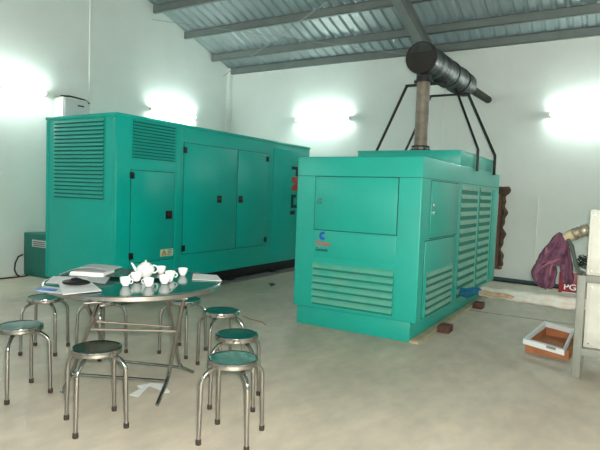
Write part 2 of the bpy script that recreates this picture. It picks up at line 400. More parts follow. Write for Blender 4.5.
# ------------------------------------------------------------------ genset 2 (centre, smaller, lighter)
hx0, hx1, hy0, hy1, hz0, hz1 = -2.99, -1.62, 4.89, 8.46, .205, 1.789
g2 = thing('diesel_genset', ((hx0 + hx1) / 2, (hy0 + hy1) / 2, 0), 'smaller light teal enclosed generator with raised roof box carrying the exhaust, at centre right', 'generator')
MB().box(hx0, hx1, hy0, hy1, hz0, hz1, .012, seg=3).build('canopy', M_teal2, g2)
MB().box(hx0 + .012, hx1 - .078, hy0 + .062, hy1 - .45, .0, hz0 + .01, .006).build('base_skirt', M_teal2, g2)
# thin seam under the roof band
MB().box(hx0 - .001, hx1 + .001, hy0 - .0015, hy1 + .001, 1.586, 1.591).build('roof_band_seam', M_gap, g2, smooth=False)
dd = door('y', -2.764, -1.85, 1.03, 1.588, hy0, M_teal2, g2)
kn = MB().lathe([(0, 0), (.032, 0), (.032, .008), (.02, .012), (.018, .02), (0, .022)], 20, T(-2.70, hy0 - .008, 1.33) @ Matrix.Rotation(PI / 2, 4, 'X'))
kn.build('round_latch', mat('teal_chrome', (90, 170, 155), .2, .6, var=.1), dd)
slab_y(-2.758, -1.855, .74, 1.02, hy0, .004).build('lower_panel', M_teal2, g2)
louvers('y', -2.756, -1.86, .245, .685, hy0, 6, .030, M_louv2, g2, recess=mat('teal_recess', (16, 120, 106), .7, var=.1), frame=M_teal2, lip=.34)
# emblem: blue C with red and black words
cx, cz = -2.655, .972
ring = []
for k in range(15):
    a = math.radians(42 + k * (276 / 14)); ring.append((cx + .040 * math.cos(a), hy0 - .006, cz + .044 * math.sin(a)))
for k in range(14, -1, -1):
    a = math.radians(42 + k * (276 / 14)); ring.append((cx + .013 * math.cos(a), hy0 - .006, cz + .015 * math.sin(a)))
MB().prism(ring, (0, -.002, 0)).build('blue_emblem', M_logoblue, g2, smooth=False)
text_mesh('Onan', .078, T(-2.652, hy0 - .006, .892) @ FACE_FRONT, M_logored, 'red_word', g2, xs=1.0)
text_mesh('Gensets', .052, T(-2.662, hy0 - .006, .826) @ FACE_FRONT, M_logoblk, 'black_word', g2, xs=.85)
# right side
sd = door('x', 5.155, 6.16, 1.0, 1.575, hx1, M_teal2, g2)
sd2 = door('x', 5.03, 6.10, .225, .985, hx1, M_teal2, g2)
lk = MB()
for z in (1.335, 1.26): lk.box(hx1 + .007, hx1 + .02, 5.215, 5.265, z - .02, z + .02, .005)
lk.build('door_lock', M_chrome, sd)
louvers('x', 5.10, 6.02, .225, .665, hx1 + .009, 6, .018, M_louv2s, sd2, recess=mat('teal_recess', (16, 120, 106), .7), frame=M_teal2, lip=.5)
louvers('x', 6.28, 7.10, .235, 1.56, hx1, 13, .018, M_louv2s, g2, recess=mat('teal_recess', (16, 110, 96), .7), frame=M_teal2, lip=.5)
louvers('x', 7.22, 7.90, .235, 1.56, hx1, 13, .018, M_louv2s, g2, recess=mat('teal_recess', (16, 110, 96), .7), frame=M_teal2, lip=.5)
slab_x(8.0, 8.40, .26, 1.55, hx1, .008).build('end_panel', M_teal2, g2)
# raised roof box
rb = MB().box(-2.91, hx1 - .002, 6.2, 7.97, hz1 - .005, 1.958, .008).build('roof_box', M_teal2, g2)
MB().box(-2.915, hx1 + .002, 6.195, 7.975, 1.945, 1.963, .003).build('roof_box_lid', M_teal2, rb)
# exhaust riser + muffler (its own thing, resting on stands)
PX, PY_, MX = -2.175, 6.42, -2.155
ex = thing('exhaust_muffler', (PX, PY_, 1.963), 'long dark wrapped exhaust muffler on a brown riser pipe above the smaller genset', 'exhaust')
MB().tube([(PX, PY_, 1.97), (PX, PY_, 2.88)], .08, 24).build('riser_pipe', M_pipe, ex)
fm = MB().lathe([(0, 0), (.13, 0), (.13, .022), (.078, .024), (.078, .05), (.11, .052), (.11, .07), (0, .07)], 28, T(PX, PY_, 1.963)).build('pipe_flange', M_blackpaint, ex)
bm_ = MB()
for k in range(8):
    a = k * PI / 4; bm_.tube([(PX + .105 * math.cos(a), PY_ + .105 * math.sin(a), 1.975), (PX + .105 * math.cos(a), PY_ + .105 * math.sin(a), 2.0)], .011, 6)
bm_.build('flange_bolts', M_blackpaint, fm)
MB().lathe([(0, 0), (.115, 0), (.115, .02), (.09, .022), (.088, .10), (0, .10)], 28, T(PX, PY_, 2.80)).build('upper_collar', M_blackpaint, ex)
# muffler body along y, slightly rising, with lumpy wrapping
mz0, mz1 = 3.055, 3.12; my0, my1 = 6.22, 8.35
pts = []; rs = []
N = 44
for k in range(N + 1):
    t = k / N; pts.append((MX, my0 + t * (my1 - my0), mz0 + t * (mz1 - mz0)))
    r = .182 - .014 * t + .007 * math.sin(k * 1.9) + .005 * math.sin(k * 0.83 + 1)
    if k < 3: r = .187
    if k > N - 3: r = [.175, .14, .115][k - N + 2]
    rs.append(r)
MB().tube(pts, rs, 32).build('muffler_shell', M_muff, ex)
capM = T(MX, my0 - .012, mz0) @ Matrix.Rotation(PI / 2, 4, 'X')
MB().lathe([(0, 0.0), (.15, .0), (.181, .004), (.188, -.004), (.190, -.03), (0, -.03)], 36, T(MX, my0 - .002, mz0) @ Matrix.Rotation(PI / 2, 4, 'X')).build('end_cap', M_muffend, ex)
bd = MB()
for yy in (6.75, 7.3, 7.85):
    z = mz0 + (yy - my0) / (my1 - my0) * (mz1 - mz0)
    bd.tube([(MX + .178 * math.cos(a * PI / 16), yy, z + .178 * math.sin(a * PI / 16)) for a in range(32)], .008, 6, closed=True)
bd.build('clamp_bands', M_blackpaint, ex)
MB().tube([(MX, my1 - .05, mz1), (MX, 9.849, mz1 + .04)], .063, 20).build('tail_pipe', M_muffend, ex)
# supporting stands
def stand(yy, ztop, xb, dy, label):
    s = thing('muffler_stand', (-2.25, yy, hz1), label, 'support frame', 'black angle-iron stands under the muffler')
    xa = -2.56
    ml = MB(); ml.tube([(xa, yy, ztop), (-2.955, yy, 2.03), (-2.955, yy, 1.81), (-2.955, yy, 1.79)], .020, 4).build('leg', M_blackpaint, s, smooth=False)
    mr_ = MB(); mr_.tube([(xb, yy + dy, ztop), (-1.597, yy, 2.03), (-1.595, yy, 1.755)], .020, 4).build('leg', M_blackpaint, s, smooth=False)
    MB().box(xa - .02, -2.02, yy - .02, yy + .02, ztop - .02, ztop + .006).build('crossbar', M_blackpaint, s, smooth=False)
stand(6.9, 2.885, -2.03, .42, 'black angle-iron stand under the muffler, the one nearer the riser pipe')
stand(7.92, 2.925, -2.02, .0, 'black angle-iron stand under the muffler, the one nearer the back wall')
# timber and bricks below the genset
tag(MB().box(-1.695, -1.60, 4.93, 8.02, 0.0, .030, .004).build('timber_plank', M_plank), 'pale timber plank lying under the right side of the smaller genset', 'plank')
for (yy, lb) in ((5.52, 'reddish brick beside the timber plank, nearer the camera'), (7.05, 'reddish brick beside the timber plank, farther one')):
    tag(MB().box(-1.596, -1.475, yy, yy + .17, 0, .075, .006).build('brick', M_brick), lb, 'brick', 'bricks beside the plank')

# ------------------------------------------------------------------ stools
def arc_leg(a, r0=.085, r1=.197, zt=.418):
    ca, sa = math.cos(a), math.sin(a); pts = [(r0 * .6 * ca, r0 * .6 * sa, zt), (r0 * ca, r0 * sa, zt)]
    R0 = .085
    for k in range(1, 9):
        t = k / 8 * PI / 2
        pts.append(((r0 + (r1 - .008 - r0) * math.sin(t)) * ca, (r0 + (r1 - .008 - r0) * math.sin(t)) * sa, zt - R0 * (1 - math.cos(t))))
    pts.append((r1 * ca, r1 * sa, .012))
    return pts
def make_stool(seatmat=M_seat):
    t = thing('round_stool', (0, 0, 0), 'x', 'stool', 'round chrome-legged stools around the table')
    MB().lathe([(0, .440), (.05, .4415), (.118, .4445), (.130, .445), (.134, .443), (.134, .436), (0, .436)], 40).build('seat', seatmat, t)
    MB().lathe([(.128, .4455), (.134, .4485), (.1405, .446), (.1425, .438), (.1425, .418), (.139, .414), (.134, .412), (.10, .414), (0, .416), (0, .435), (.126, .435)], 40).build('seat_rim', M_chrome, t)
    for k in range(4):
        a = PI / 4 + k * PI / 2
        l = MB().tube(arc_leg(a, zt=.405), .0125, 12).build('leg', M_chrome, t)
        MB().lathe([(0, 0), (.015, 0), (.0165, .006), (.0155, .028), (.0125, .03), (0, .03)], 14, T(.197 * math.cos(a), .197 * math.sin(a), 0)).build('rubber_foot', M_rubber, l)
    return t
st0 = make_stool()
stools = [  # x, y, rotation, seat, label
    (-1.838, 2.380, 18, M_seatsm, 'green stool with whitish smears on seat, nearest the camera at right of table'),
    (-2.139, 2.80, 28, M_seat, 'green stool directly behind the smeared one at the right of the table'),
    (-2.66, 3.275, -31, M_seat, 'green stool at right of table, third away from the camera'),
    (-3.185, 3.41, 6, M_seat, 'green stool behind the table, partly hidden by the right part of the tabletop'),
    (-2.595, 2.058, -26, M_seatdk, 'stool with blackish seat in front of the table, standing clear in the foreground'),
    (-3.392, 2.076, -8, M_seat, 'leftmost green stool, seat cut by the left edge of the photo'),
    (-4.11, 2.735, 34, M_seat, 'green stool left of the table, behind the leftmost one'),
    (-3.675, 2.96, 2, M_seat, 'stool behind the table at left, its seat mostly hidden by the tabletop below the booklets'),
]
for i, (x, y, r, sm, lb) in enumerate(stools):
    o = st0 if i == 0 else copy_tree(st0)
    o.location = (x, y, 0); o.rotation_euler = (0, 0, math.radians(r)); o.scale = (1, 1, 1.035); o['label'] = lb
    for ch in o.children:
        if ch.name.startswith('seat') and not ch.name.startswith('seat_rim'):
            if i > 0: ch.data = ch.data.copy()
            ch.data.materials[0] = sm

# ------------------------------------------------------------------ folding table
TX, TY, TR = -2.84, 2.56, .582
tb = thing('folding_table', (TX, TY, 0), 'round folding table with green top, steel rim and crossed tubular legs', 'table')
MB().lathe([(0, .738), (TR - .006, .738), (TR - .006, .7495), (0, .7495)], 72, T(TX, TY, .014)).build('tabletop', M_ttop, tb)
MB().lathe([(TR - .030, .7485), (TR - .026, .7515), (TR - .004, .7515), (TR + .002, .748), (TR + .003, .724), (TR - .002, .718), (TR - .04, .718), (TR - .04, .736), (TR - .03, .738)], 72, T(TX, TY, .014)).build('rim', M_steel, tb)
Fr, Br, Fl, Bl = Vector((-2.585, 2.545, 0)), Vector((-2.765, 3.05, 0)), Vector((-3.18, 2.245, 0)), Vector((-3.37, 2.80, 0))
def xleg(a, b):
    d = b - a; r = .0125
    return [a + Vector((0, 0, r)), a + d * .20 + Vector((0, 0, .10)), a + d * .24 + Vector((0, 0, .135)), a + d * .80 + Vector((0, 0, .716))]
legs = {'fr': [fl(157, 405, .013), fl(167, 381, .115), fl(168.5, 376, .135), fl(184, 298.5, .728)],
        'br': [fl(193, 372, .013), fl(182, 367.5, .085), fl(179.5, 364, .105), fl(167, 299, .728)],
        'fl': [fl(61.5, 393, .013), fl(71.5, 374, .115), fl(73, 370, .135), fl(99, 302, .728)],
        'bl': [fl(118, 363, .013), fl(112, 360, .085), fl(110.5, 357, .105), fl(86, 303, .728)]}
for k_, v_ in legs.items():
    MB().tube(v_, .0135, 12).build('leg', M_chrome, tb)
def lerp(a, b, t): return a + (b - a) * t
MB().tube([legs['fr'][1], legs['fl'][1]], .010).build('stretcher', M_steel, tb)
MB().tube([legs['br'][1], legs['bl'][1]], .010).build('stretcher', M_steel, tb)
M_dull = mat('dull_brown_steel', (128, 120, 108), .55, .6, var=.1)
MB().tube([lerp(legs['fr'][2], legs['fr'][3], .60), lerp(legs['fl'][2], legs['fl'][3], .64)], .009).build('stretcher', M_dull, tb)
MB().tube([lerp(legs['br'][2], legs['br'][3], .62), lerp(legs['bl'][2], legs['bl'][3], .72)], .007).build('stretcher', M_dull, tb)
for s in (.0, .999):
    pa = lerp(legs['fr'][3], legs['fl'][3], s); pb = lerp(legs['br'][3], legs['bl'][3], s)
    MB().tube([lerp(pa, pb, -.2), lerp(pa, pb, 1.2)], .011).build('top_rail', M_steel, tb)

# ------------------------------------------------------------------ tea set
ZT = .7657
def handle_pts(r, z, w, h, a=0):
    return [((r + w * math.sin(t)) * math.cos(a), (r + w * math.sin(t)) * math.sin(a), z + h * math.cos(t)) for t in [k * PI / 10 for k in range(11)]]
def make_cup():
    t = thing('teacup', (0, 0, 0), 'x', 'cup', 'white porcelain cups on the table')
    MB().lathe([(0, .004), (.016, .004), (.017, 0), (.019, .001), (.020, .006), (.029, .018), (.0335, .035), (.0345, .052), (.0335, .053), (.032, .050), (.031, .035), (.026, .018), (.016, .009), (0, .008)], 32).build('bowl', M_china, t)
    MB().tube(handle_pts(.0315, .030, .017, .014), .0034, 8).build('handle', M_china, t)
    return t
tz = thing('serving_tray', (0, 0, 0), 'rectangular steel tray holding the white teapot', 'tray')
q = [fl(111, 281.5, ZT), fl(154, 283, ZT), fl(167, 271.5, ZT), fl(123, 270, ZT)]
q = [Vector((v.x, v.y, ZT)) for v in q]; cen = sum(q, Vector()) / 4
# regular rectangle from the mean sides
ux = ((q[1] - q[0]) + (q[2] - q[3])).normalized(); uy = Vector((-ux.y, ux.x, 0)); wx, wy = .40, .30
tz.location = cen
def tray_pts(w, d, z): return [cen + ux * sx * w / 2 + uy * sy * d / 2 + Vector((0, 0, z)) for sx, sy in ((-1, -1), (1, -1), (1, 1), (-1, 1))]
mb = MB(); b = bmesh.new()
rr = [[b.verts.new(p) for p in tray_pts(w, d, z)] for (w, d, z) in ((wx, wy, .016), (wx - .012, wy - .012, .015), (wx - .05, wy - .05, .003))]
for A, B in zip(rr, rr[1:]):
    for k in range(4): b.faces.new((A[k], A[(k + 1) % 4], B[(k + 1) % 4], B[k]))
b.faces.new(rr[-1]); bmesh.ops.recalc_face_normals(b, faces=b.faces)
bmesh.ops.solidify(b, geom=list(b.faces), thickness=.0015); mb._merge(b)
mb.build('tray_pan', M_steel, tz, smooth=False)
tp = thing('teapot', (0, 0, 0), 'white porcelain teapot with curved spout on the steel tray', 'teapot')
pp = fl(145.5, 276.5, ZT + .005); PZ = ZT + .006
MB().lathe([(0, 0), (.034, 0), (.036, .004), (.050, .020), (.062, .042), (.063, .060), (.052, .080), (.034, .090), (.030, .092), (0, .092)], 36).build('body', M_china, tp)
ld = MB().lathe([(0, .092), (.033, .092), (.031, .096), (.018, .102), (.006, .108), (0, .109)], 28).build('lid', M_china, tp)
MB().lathe([(0, .1085), (.004, .1085), (.004, .110), (.007, .113), (.006, .117), (0, .118)], 16).build('knob', M_china, ld)
MB().tube([(-.052, 0, .038), (-.072, 0, .048), (-.084, 0, .068), (-.096, 0, .088), (-.104, 0, .092)], [.015, .012, .009, .007, .006], 12).build('spout', M_china, tp)
MB().tube([(.054 + .034 * math.sin(t), 0, .055 + .027 * math.cos(t)) for t in [k * PI / 10 for k in range(11)]], .0055, 10).build('handle', M_china, tp)
tp.location = (pp.x, pp.y, PZ); tp.rotation_euler = (0, 0, math.radians(31))
c0 = make_cup()
cups = [(125.5, 285.8, 20, 1.05, 0, 'white cup at the front left of the tray, handle to the right'),
        (148.5, 286.2, 200, 1.0, 0, 'white cup in front of the teapot, nearest the table edge'),
        (164.5, 283.6, 25, 1.08, 0, 'white cup right of the tray, handle to the right, front one of a pair'),
        (170.0, 279.2, 25, 1.08, 0, 'white cup right of the tray, handle to the right, rear one of a pair'),
        (182.7, 275.3, 150, 1.0, 0, 'white cup standing alone at the right, beside the white sheet'),
        (161.0, 273.3, 160, 1.0, .005, 'white cup behind the teapot on the right end of the tray'),
        (136.5, 281.0, 250, 1.1, .005, 'white cup on the tray just left of the teapot front')]
for i, (x, y, r, s, dz, lb) in enumerate(cups):
    o = c0 if i == 0 else copy_tree(c0)
    p = fl(x, y, ZT + dz); o.location = (p.x, p.y, ZT + dz); o.rotation_euler = (0, 0, math.radians(r)); o.scale = (s, s, s); o['label'] = lb
# ------------------------------------------------------------------ papers on the table
def sheet(name, pix, z, th, m, label, cat, bend=0.0, group=None):
    P = [fl(x, y, z) for x, y in pix]
    def fn(u, v):
        a = P[0].lerp(P[1], u); b = P[3].lerp(P[2], u); p = a.lerp(b, v)
        return Vector((p.x, p.y, z + bend * math.sin(u * PI) * (0.4 + .6 * v) + .0))
    c = sum(P, Vector()) / 4
    mb = MB().grid(fn, 10, 4, th)
    return tag(mb.build(name, m, None, smooth=False, loc=(c.x, c.y, z)), label, cat, group)
sheet('paper_sheet', [(192, 279.4), (222, 280.5), (217, 275), (193, 273.4)], ZT + .004, .003, M_paper, 'white sheets lying flat near the right edge of the table', 'paper')
sheet('paper_sheet', [(46, 282.5), (80, 285), (98, 277), (53, 276.2)], ZT + .002, .002, M_paper, 'lower white sheet at left of the table, under the black pouch sheet', 'paper')
sheet('paper_sheet', [(63, 294.4), (102, 290.5), (86, 277.5), (56, 277.5)], ZT + .0075, .003, M_paper, 'front white sheet at left of the table with the black pouch on it', 'paper')
sheet('blue_folder', [(38, 290.5), (63, 293.5), (66, 288.5), (44, 285.5)], ZT + .005, .003, M_paper2, 'thin pale folder at the left rim of the table, left of the black pouch', 'folder')
sheet('blue_leaflet', [(34, 290.0), (56, 291), (58, 289), (38, 287.4)], ZT + .010, .002, M_blue, 'blue leaflet sticking out over the left rim of the table', 'leaflet')
sheet('paper_sheet', [(86, 281), (105, 283.5), (110, 277), (90, 273)], ZT + .0048, .002, M_paper2, 'greyish sheets beside the book stack, between it and the steel tray', 'paper')
p = fl(93, 275, ZT)
bk = MB(); a = math.radians(25)
Mx = T(p.x, p.y, ZT) @ Matrix.Rotation(a, 4, 'Z')
for k in range(5): bk.box(-.13 + .003 * k, .12 + .002 * (k % 2), -.09, .09 - .003 * k, .0045 + k * .006, .0098 + k * .006, 0, Mx)
tag(bk.build('booklet_stack', M_paper, None, smooth=False, loc=(p.x, p.y, ZT)), 'white stack of booklets at the back left of the table', 'booklets')
def curl(u, v):
    x = -.20 + .37 * u; y = -.10 + .21 * v
    q_ = Mx @ Vector((x, y, 0)); z = .037 + .032 * math.sin(u * PI) + .012 * u + .008 * v * math.sin(u * 7)
    return Vector((q_.x, q_.y, ZT + z - .03 * (1 - u) ** 2))
tag(MB().grid(curl, 14, 6, .002).build('curled_papers', M_paper2, None, loc=(p.x, p.y, ZT + .03)), 'curled greyish papers lying on top of the booklet stack', 'paper')
p = fl(75, 285.5, ZT + .011)
pch = MB()
def bag(u, v):
    a = 2 * PI * u; t = (v - .5) * PI
    r = math.cos(t); lump = 1 + .07 * math.sin(3 * a + 1) + .05 * math.sin(5 * a)
    return Vector((p.x + .088 * r * math.cos(a) * lump, p.y + .048 * r * math.sin(a) * lump, ZT + .012 + .019 + .018 * math.sin(t) * (1 + .4 * math.cos(a - 1.2) * (t > 0))))
pch.grid(bag, 28, 12)
pc = tag(pch.build('black_pouch', M_black, None, loc=(p.x, p.y, ZT + .012)), 'small black pouch lying on the front white sheet', 'pouch')
pc.rotation_euler = (0, 0, .5)
MB().tube([(p.x - .03, p.y + .01, ZT + .047), (p.x + .0, p.y + .012, ZT + .056), (p.x + .035, p.y + .012, ZT + .048)], .006, 8).build('flap', M_black, pc)

# ------------------------------------------------------------------ scraps on floor
def scrap(pix, m, name, lb, cat, z=.001, th=.003, group=None):
    P = [fl(x, y, z) for x, y in pix]; c = sum(P, Vector()) / len(P)
    P = [Vector((q.x, q.y, z)) for q in P]
    return tag(MB().prism(P, (0, 0, th)).build(name, m, None, smooth=False, loc=(c.x, c.y, z)), lb, cat, group)
scrap([(129, 395), (138, 397), (149, 386), (158, 385), (150, 383.5), (137, 386), (139, 388), (143, 387.5)], M_paper, 'paper_scrap', 'torn angular white paper scrap on floor under the table, left piece', 'paper')
scrap([(149, 383.2), (163, 384), (170, 392), (164, 393.5), (158, 389), (150, 386)], M_paper, 'paper_scrap', 'torn white paper scrap on floor by the right table foot', 'paper', z=.0045)
tag(MB().tube([fl(243, 316, .005), fl(248, 318.5, .005), fl(256, 320.5, .005), fl(262, 322, .005), fl(266, 325, .005)], .004, 6).build('red_string', mat('red_string', (150, 84, 72), .8, var=.1), None), 'short red string on the floor between stools and the smaller genset', 'string')
scrap([(269, 284), (273, 283.6), (275, 285), (271, 286)], M_black, 'dark_debris', 'small dark scrap on the floor in front of the larger genset', 'debris', th=.012)

# ------------------------------------------------------------------ left wall things
wb = thing('wall_box', (LX, 5.65, 2.5), 'white box mounted on left wall above the larger genset end', 'electrical box')
MB().box(LX + .002, LX + .22, 5.42, 5.90, 2.45, 2.81, .012).build('housing', M_pvc, wb)
MB().box(LX + .215, LX + .235, 5.45, 5.88, 2.47, 2.79, .008).build('cover', mat('pale_grey_cover', (196, 202, 202), .5), wb)
MB().box(LX + .234, LX + .238, 5.68, 5.80, 2.69, 2.715).build('badge', M_black, wb, smooth=False)
MB().tube([(LX + .16, 5.42, 2.82), (LX + .2, 5.56, 2.835), (LX + .2, 5.7, 2.83), (LX + .2, 5.84, 2.82), (LX + .22, 5.92, 2.77)], .014, 8).build('cable', M_black, wb)
gc = thing('green_case', (-7.4, 5.0, 0), 'dark green upright case on the floor by the left wall, behind the larger genset', 'case')
MB().box(-7.86, -7.1, 4.86, 5.15, 0, .66, .015).build('body', M_dgreen, gc)
MB().box(-7.63, -7.28, 4.852, 4.862, .46, .565, 0).build('name_plate', M_paper2, gc, smooth=False)
pl_ = MB()
for q_ in range(3): pl_.box(-7.60, -7.31, 4.849, 4.8525, .475 + q_ * .028, .488 + q_ * .028)
pl_.build('plate_print', mat('dark_red_print', (90, 50, 60), .6), gc, smooth=False)
tag(MB().tube([(-7.84, 4.84, .32), (-7.90, 4.80, .28), (-7.93, 4.77, .18), (-7.91, 4.75, .08), (-7.84, 4.74, .02), (-7.7, 4.70, .014)], .012, 8).build('hose', M_rubber), 'looped brown hose at the left side of the dark green case', 'hose')
tag(MB().tube([fl(-30, 281, .01), fl(-5, 279, .01), fl(12, 277.5, .01), fl(25, 276, .01), fl(34, 273, .012), (-7.0, 4.78, .012)], .010, 8).build('floor_cable', M_black), 'black cable on the floor running from the green case to the left', 'cable')

# ------------------------------------------------------------------ back wall things
tag(MB().tube([(-2.6, BY - .08, .04), (-1.9, BY - .10, .04), (-.9, BY - .22, .04), (.6, BY - .25, .04), (3.5, BY - .25, .04)], .038, 12).build('floor_pipe', M_dkpipe), 'dark blue-grey pipe lying along the foot of the back wall', 'pipe')
bo = thing('wooden_board', (-1.84, BY - .06, 0), 'narrow reddish wooden board leaning on the back wall beside the smaller genset', 'board')
MB().prism([(-1.88, BY - .10, .24), (-1.79, BY - .10, .24), (-1.78, BY - .04, 1.62), (-1.87, BY - .04, 1.62)], (0, .03, 0)).build('plank', M_wood, bo, smooth=False)
MB().box(-1.93, -1.76, BY - .14, BY, .21, .24, .004).build('ledge', M_wood, bo)
def rag(u, v):
    z = .27 + 1.37 * v; wob = .035 * math.sin(v * 21) + .022 * math.sin(v * 47 + 1) + (.02 if v > .9 else 0)
    x0 = -1.805 + .005 * v - (.07 if v > .9 else 0); x1 = -1.755 + .035 * v + wob * .7
    return Vector((x0 + (x1 - x0) * u, BY - .135 - .04 * math.sin(u * PI) - .012 * math.sin(u * 9 + v * 14), z))
tag(MB().grid(rag, 12, 60, .012).build('brown_rag', M_rag, None, loc=(-1.78, BY - .12, .66)), 'ragged dark brown cloth hanging on the wooden board by the back wall', 'rag')

# ------------------------------------------------------------------ cabinet stand at the right
sx0 = -.283; sy0 = 4.80; sx1 = .52; sy1 = 5.36
sf = thing('steel_stand', ((sx0 + sx1) / 2, (sy0 + sy1) / 2, 0), 'grey steel stand carrying two white cabinets at the right edge', 'stand')
for (x, y) in ((sx0, sy0), (sx1 - .06, sy0), (sx0, sy1 - .06), (sx1 - .06, sy1 - .06)):
    MB().box(x, x + .062, y, y + .06, 0, .83, .004).build('leg', M_grey, sf)
for (z0, z1) in ((.185, .245), (.775, .835)):
    MB().box(sx0 + .06, sx1 - .06, sy0 + .002, sy0 + .05, z0, z1, .004).build('rail', M_grey, sf)
    MB().box(sx0 + .06, sx1 - .06, sy1 - .05, sy1 - .002, z0, z1, .004).build('rail', M_grey, sf)
    MB().box(sx0 + .002, sx0 + .05, sy0 + .06, sy1 - .06, z0, z1, .004).build('rail', M_grey, sf)
    MB().box(sx1 - .05, sx1 - .002, sy0 + .06, sy1 - .06, z0, z1, .004).build('rail', M_grey, sf)
def cabinet(z0, z1, x0, lb, y0):
    c = thing('white_cabinet', ((x0 + sx1) / 2, (sy0 + sy1) / 2, z0), lb, 'cabinet')
    MB().box(x0, sx1 - .065, y0, sy1 - .065, z0, z1, .006).build('body', M_white, c)
    MB().box(x0 + .02, sx1 - .085, y0 - .008, y0 + .002, z0 + .02, z1 - .02, .004).build('door', M_white, c)
    s = MB()
    for sxx in (x0 + .035, sx1 - .10):
        for szz in (z0 + .035, z1 - .035):
            s.lathe([(0, 0), (.008, 0), (.006, .004), (0, .005)], 10, T(sxx, y0 - .008, szz) @ Matrix.Rotation(PI / 2, 4, 'X'))
    s.build('screws', M_steel, c)
cabinet(.247, .772, -.215, 'lower white cabinet inside the grey steel stand', sy0 + .06)
cabinet(.837, 1.352, -.222, 'upper white cabinet standing on top of the grey steel stand', sy0 + .0)
# foil wrapped duct, hose, wires
fd = thing('foil_duct', (-.3, 5.2, 1.12), 'silver foil wrapped duct coming out of the upper white cabinet side', 'duct')
A = pyy(564, 237.5, 5.15); B = pyy(600, 229.5, 5.15); B.x = -.24; 
npt = 14; pts = [A.lerp(B, k / npt) for k in range(npt + 1)]
MB().tube(pts[5:], [.050 + .005 * math.sin(k * 2.3) for k in range(npt + 1)][5:], 18).build('foil_sleeve', M_foil, fd)
MB().tube(pts[:6], [.028, .034, .040, .044, .047, .049], 18).build('taped_end', M_beige, fd)
h0 = [pyy(568, 240, 5.05), pyy(572, 246, 5.0), pyy(574, 256, 4.95), pyy(576, 266, 4.9), pyy(580, 274, 4.86), Vector((-.25, 4.84, .855))]
tag(MB().tube(h0, .016, 10).build('grey_hose', M_cbl), 'grey-green hose hanging from the foil duct down to the stand corner', 'hose')
wp = []
for k in range(60):
    wp.append((-.27 + .035 * math.sin(k * 1.3) + .01 * math.sin(k * .37), 5.08 + .05 * math.cos(k * .9), .87 + .09 * (k / 60) + .02 * math.sin(k * 2.1)))
tag(MB().tube(wp, .0035, 5).build('wire_tangle', M_black), 'tangle of thin dark wires at the stand corner beside the upper white cabinet', 'wires')
# wrapped cable bundle between genset and stand
cb = thing('cable_bundle', (-1.0, 5.9, .4), 'white wrapped cable bundle stretched between the smaller genset and the steel stand', 'cable')
E0 = pyy(481, 291.5, 6.3); E1 = pyy(581.5, 305.5, 5.1); E1.x = -.245
mid = [E0.lerp(E1, k / 16) for k in range(17)]
for k, v in enumerate(mid): v.z += .006 * math.sin(k * 1.7); v.x += .004 * math.sin(k)
off = Vector((0, 0, .034))
MB().tube([v + Vector((0, .0, .0)) - off * .55 for v in mid], [.033 + .004 * math.sin(k * 1.1) for k in range(17)], 14).build('lower_sleeve', M_wrap, cb)
MB().tube([v + off * .7 + Vector((0, .02, 0)) for v in mid], [.026, .028, .026, .03, .028, .034, .036, .034, .035, .036, .035, .036, .035, .035, .035, .035, .035], 14).build('upper_sleeve', M_wrap, cb)
MB().tube([v - off * .2 + Vector((-.0, -.03, .0)) for v in mid[0:8]], [.024, .029, .028, .028, .026, .024, .02, .010], 12).build('stained_end', M_wrapo, cb)
bw = MB()
G = Vector((hx1 + .02, 6.45, .30))
for k in range(4):
    o_ = Vector((0, .03 * math.cos(k * 1.6), .022 * math.sin(k * 1.6)))
    bw.tube([G + o_ * 1.3, G.lerp(E0, .3) + o_ * 1.7 + Vector((0, 0, -.02)), G.lerp(E0, .7) + o_ + Vector((0, 0, .01)), E0 + o_ * .6 + Vector((.05, -.03, 0))], .024, 10)
bw.build('blue_cables', M_bluew, cb)
# purple cloth and red box
cA = pyy(558, 232, 5.25)
pc0 = thing('purple_cloth', (cA.x, 5.25, .6), 'purple patterned cloth draped over the end of the foil duct', 'cloth')
def drape(lft, rgt, yt, yh, y0, d0, d1, ph):
    def fn(u, v):   # v 0 top .. 1 bottom ; u around; the last rows turn under
        k_ = 1.0 if v < .93 else max(.02, 1 - (v - .93) / .07); v = min(1.0, v / .93)
        a = 2 * PI * u; yb = yt + yh * v
        f = v * (len(lft) - 1); i = min(len(lft) - 2, int(f)); g = f - i
        pl = pyy(lft[i] + (lft[i + 1] - lft[i]) * g, yb, y0); pr_ = pyy(rgt[i] + (rgt[i + 1] - rgt[i]) * g, yb, y0)
        w = (pr_.x - pl.x) / 2; cxx = (pr_.x + pl.x) / 2
        fold = 1 + .30 * min(1, v * 1.6) * math.sin(a * 6 + v * 2.5 + ph) + .12 * math.sin(a * 11 + v * 7)
        dp = (d0 + d1 * v) * fold * k_; w *= k_
        if v < .02: dp *= .05; w *= .05
        return Vector((cxx + w * math.cos(a) * (1 + .05 * math.sin(v * 13 + ph)), y0 + dp * math.sin(a), (pl.z + pr_.z) / 2 + .012 * math.sin(a * 5) * v))
    return fn
MB().grid(drape([558.5, 553, 549, 545, 541.5, 538, 535], [560.5, 567, 569.5, 570, 570, 570.5, 571], 232, 32, 5.25, .04, .045, 0), 96, 30).build('upper_fold', M_purple, pc0)
MB().grid(drape([541, 538.5, 536, 533.5, 531.5, 531, 534, 541], [552, 553.5, 555.5, 556.5, 557, 556.5, 556, 552], 252, 35, 5.25, .05, .03, 1), 96, 30).build('hanging_fold', M_purple, pc0)
MB().grid(drape([557, 558.5, 559.5, 560, 560.5, 561, 563], [570, 571.5, 572.5, 573, 573.5, 574, 572], 252, 31, 5.26, .04, .025, 2), 80, 26).build('hanging_fold', M_purple, pc0)
